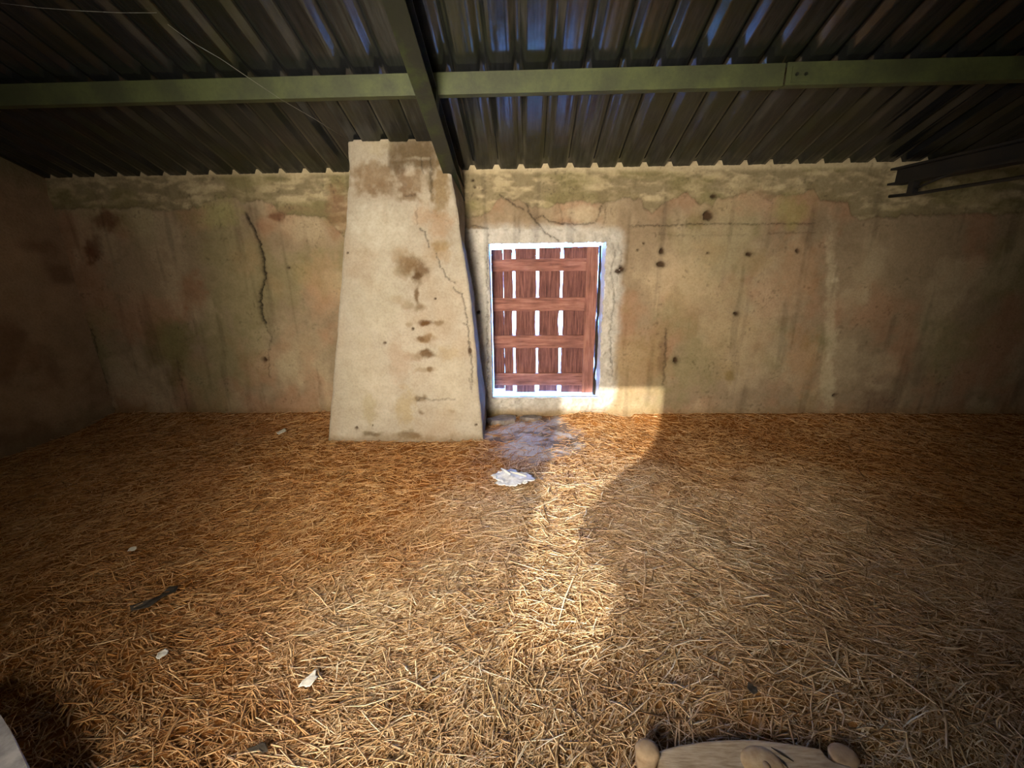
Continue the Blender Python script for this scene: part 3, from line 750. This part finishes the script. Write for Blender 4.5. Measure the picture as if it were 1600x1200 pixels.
flake('paper_scrap', 254, 1020, 18, 16, M_scrap, 'small dull whitish scrap on straw, up and left of the pale torn scrap', 'scrap', 9, zoff=.026)
flake('paper_scrap', 206, 856, 14, 9, M_scrap, 'tiny whitish scrap on the straw in the dim left part', 'scrap', 12, zoff=.026)
flake('paper_scrap', 440, 675, 13, 8, M_scrap, 'tiny pale scrap on straw near the back wall, left of the buttress', 'scrap', 15, zoff=.03)
flake('dry_leaf', 240, 932, 44, 46, M_dark_scrap, 'dark crumpled leaf on straw above the dull whitish scrap', 'leaf', 21, zoff=.024, outline=[(-1, -.6), (-.5, -.9), (.2, -.5), (.6, .1), (1, .5), (.7, .9), (.2, .8), (.1, .2), (-.4, -.3)])
flake('dry_leaf', 403, 1168, 36, 26, M_dark_scrap, 'dark curled leaf on straw at bottom edge, lower left', 'leaf', 25, zoff=.028, curl=.4, outline=[(-1, -.2), (-.2, .35), (.1, .8), (.5, .5), (1, -.3), (.6, -.5), (.1, -.2), (-.4, -.3)])
flake('dry_leaf', 1176, 1072, 20, 18, M_dark_scrap, 'small dark leaf on straw behind the wooden plank', 'leaf', 28, zoff=.022)

# broken pale sheet with two splinters, in front of the bare patch
fr = empty('broken_sheet', tuple(onZ(800, 747, .03)))
tag(fr, 'crumpled grey-white broken sheet with two pale splinters on it, before the shutter', 'debris')
nx_, ny_ = 26, 18
gu, gv = np.meshgrid(np.linspace(-1, 1, nx_), np.linspace(-1, 1, ny_))
rr = 1 + (fbm(gu * 2.2 + 5, gv * 2.2, 801, 4) - .5) * .9
gx = gu * np.sqrt(1 - gv ** 2 / 2.2) * .135 * rr; gy = gv * np.sqrt(1 - gu ** 2 / 2.2) * .10 * rr
gz = (fbm(gu * 4, gv * 1.6, 811, 4) - .45) * .034 + .012 * np.exp(-(gu ** 2 + gv ** 2))
s_o = np_mesh('sheet', np.stack([gx, gy, gz], -1), grid_quads(ny_, nx_), M_sheet, fr)
so = s_o.modifiers.new('thickness', 'SOLIDIFY'); so.thickness = .006
for (u0, v0), (u1, v1) in (((783, 732), (797, 741)), ((797, 737), (822, 744))):
    a_, b_ = Vector(onZ(u0, v0, .06)) - fr.location, Vector(onZ(u1, v1, .055)) - fr.location
    tube('splinter', [a_, (a_ + b_) / 2 + Vector((0, 0, .004)), b_], [.005, .009, .006], M_scrap, fr, 6)

# dark flat stones in the corner beside the buttress
def stone(name, cx, cy, rx, ry, h, rot, mat, label, seed):
    bm = bmesh.new(); r_ = random.Random(seed); n_ = 16
    out = [r_.uniform(.78, 1.08) for _ in range(n_)]
    lay = []
    for z_, s_ in ((0, .92), (h * .35, 1.0), (h * .8, .97), (h, .86)):
        lay.append([bm.verts.new((math.cos(2 * math.pi * k / n_) * rx * out[k] * s_, math.sin(2 * math.pi * k / n_) * ry * out[k] * s_,
                                  z_ + (r_.uniform(-.004, .004) if z_ else 0))) for k in range(n_)])
    for A, B in zip(lay[:-1], lay[1:]):
        for k in range(n_): bm.faces.new((A[k], A[(k + 1) % n_], B[(k + 1) % n_], B[k]))
    bm.faces.new(lay[0]); bm.faces.new(lay[-1])
    o = bm_obj(name, bm, mat); o.location = (cx, cy, floor_h(cx, cy) - .004); o.rotation_euler = (0, 0, rot)
    return tag(o, label, 'stone')
stone('flat_stone', -.235, 3.74, .16, .085, .05, .25, M_slab, 'dark flat stone on the ground in the corner between buttress and shutter', 3)
stone('flat_stone', .03, 3.80, .11, .05, .035, -.1, M_slab, 'thin dark stone lying under the shutter sill', 8)
stone('rubble_piece', .09, 3.45, .05, .028, .014, .3, M_slab, 'small dark lump on the bare grey ground below the shutter', 11)

# grey stone at the lower left edge
bm = bmesh.new()
so_ = [onZ(*p, .16)[:2] for p in ((-70, 1075), (-4, 1108), (14, 1135), (30, 1168), (47, 1204), (60, 1240), (-90, 1260))]
lay = []
for z_, k_ in ((0, 1.04), (.09, 1.02), (.145, 1.0), (.16, .95)):
    cx_, cy_ = np.mean(so_, 0)
    lay.append([bm.verts.new((cx_ + (x - cx_) * k_, cy_ + (y - cy_) * k_, z_)) for x, y in so_])
for A, B in zip(lay[:-1], lay[1:]):
    for k in range(len(so_)): bm.faces.new((A[k], A[(k + 1) % len(so_)], B[(k + 1) % len(so_)], B[k]))
bm.faces.new(lay[0]); bm.faces.new(lay[-1])
ks = bm_obj('stone_block', bm, M_stone)
tag(ks, 'rough grey stone block at the bottom left corner', 'stone')

# weathered plank with peg and knot at the bottom edge
pk = empty('wooden_plank', (.66, .8, 0))
tag(pk, 'weathered wooden plank with round knot and splits, lying on straw at bottom edge', 'plank')
zt_p = .04
def at(u, v, z=zt_p):
    q = onZ(u, v, z); return (q[0] - .66, q[1] - .8)
arc = [at(*p) for p in ((1028, 1172), (1060, 1163), (1100, 1157), (1140, 1154), (1180, 1154), (1215, 1158), (1250, 1163), (1284, 1169))]
notch = [at(*p) for p in ((1292, 1181), (1303, 1189), (1318, 1193), (1330, 1195))]
near = [(.30, -.36), (-.24, -.36)]
outline = arc + notch + near + [at(1016, 1215), at(1030, 1192)]
bm = bmesh.new()
bot = [bm.verts.new((x, y, 0.0)) for x, y in outline]; topv = [bm.verts.new((x, y, zt_p)) for x, y in outline]
bm.faces.new(bot[::-1]); bm.faces.new(topv)
for k in range(len(outline)): bm.faces.new((bot[k], bot[(k + 1) % len(outline)], topv[(k + 1) % len(outline)], topv[k]))
slab_o = bm_obj('slab', bm, M_old_wood, pk)
bv = slab_o.modifiers.new('edge', 'BEVEL'); bv.width = .008; bv.segments = 3; bv.limit_method = 'ANGLE'
bm = bmesh.new()
kx, ky = at(1191, 1193)
bmesh.ops.create_uvsphere(bm, u_segments=24, v_segments=10, radius=1, matrix=Matrix.Translation((kx, ky, zt_p - .002)) @ Matrix.Diagonal((.062, .05, .012, 1)))
kn = bm_obj('knot', bm, M_knot, pk, True); kn['label'] = 'pale round knot'
bm = bmesh.new()
bmesh.ops.create_uvsphere(bm, u_segments=16, v_segments=8, radius=1, matrix=Matrix.Translation((kx + .006, ky - .012, zt_p + .006)) @ Matrix.Diagonal((.012, .016, .008, 1)))
bm_obj('knot_heart', bm, M_peg, kn, True)
for (u0, v0), (u1, v1), (u2, v2) in (((1205, 1168), (1222, 1179), (1240, 1190)), ((1214, 1182), (1224, 1192), (1232, 1201))):
    pts = [(*at(u0, v0), zt_p + .0006), (*at(u1, v1), zt_p + .001), (*at(u2, v2), zt_p + .0006)]
    tube('split', pts, [.001, .0035, .001], M_crack, pk, 6)
def peg(u, v, hgt, k_, label):
    x0_, y0_ = at(u, v, hgt)
    bm = bmesh.new(); prof = [(.0, .026), (.25, .027), (.55, .029), (.84, .031), (.95, .028), (1.0, .018)]
    rings = [[bm.verts.new((x0_ + math.cos(2 * math.pi * k / 18) * r_ * k_ * (1.05 if k % 3 else .97), y0_ + math.sin(2 * math.pi * k / 18) * r_ * k_ * .9, z_ * hgt)) for k in range(18)] for z_, r_ in prof]
    for A, B in zip(rings[:-1], rings[1:]):
        for k in range(18): bm.faces.new((A[k], A[(k + 1) % 18], B[(k + 1) % 18], B[k]))
    bm.faces.new(rings[0]); bm.faces.new(rings[-1])
    o = bm_obj('peg', bm, M_peg, pk, True); o['label'] = label
peg(1012, 1168, .075, 1.15, 'round wooden peg at the left end')
peg(1319, 1178, .04, 1.3, 'low worn peg at the right end')

# ------------------------------------------------------------------ cobweb threads under the roof
M_web = plain_mat('dusty_thread', (0.16, 0.155, 0.13), (0.22, 0.21, 0.18))
def under_roof(u, v, gap):
    d = ray(u, v); t = (ZT - gap + D * SLOPE - EYE[2]) / (d[2] + SLOPE * d[1]); return Vector(EYE + d * t)
wp = [under_roof(*p) for p in ((262, 38, .05), (300, 66, .16), (345, 92, .2), (395, 126, .2), (440, 156, .16), (490, 185, .1), (535, 213, .03))]
tag(tube('cobweb_thread', wp, .0012, M_web, None, 5), 'long dusty cobweb thread slanting under the roof, left of the rafter', 'cobweb')
wp = [under_roof(*p) for p in ((2, 5, .04), (60, 12, .1), (125, 17, .12), (190, 20, .1), (245, 20, .04))]
tag(tube('cobweb_thread', wp, .0012, M_web, None, 5), 'faint cobweb thread along the top left corner of the roof', 'cobweb')

# ------------------------------------------------------------------ yard outside
bm = bmesh.new(); add_box(bm, (-40, -2.4, -.4), (40, 60, -.2))
yd = bm_obj('floor_yard', bm, M_out); tag(yd, kind='structure')
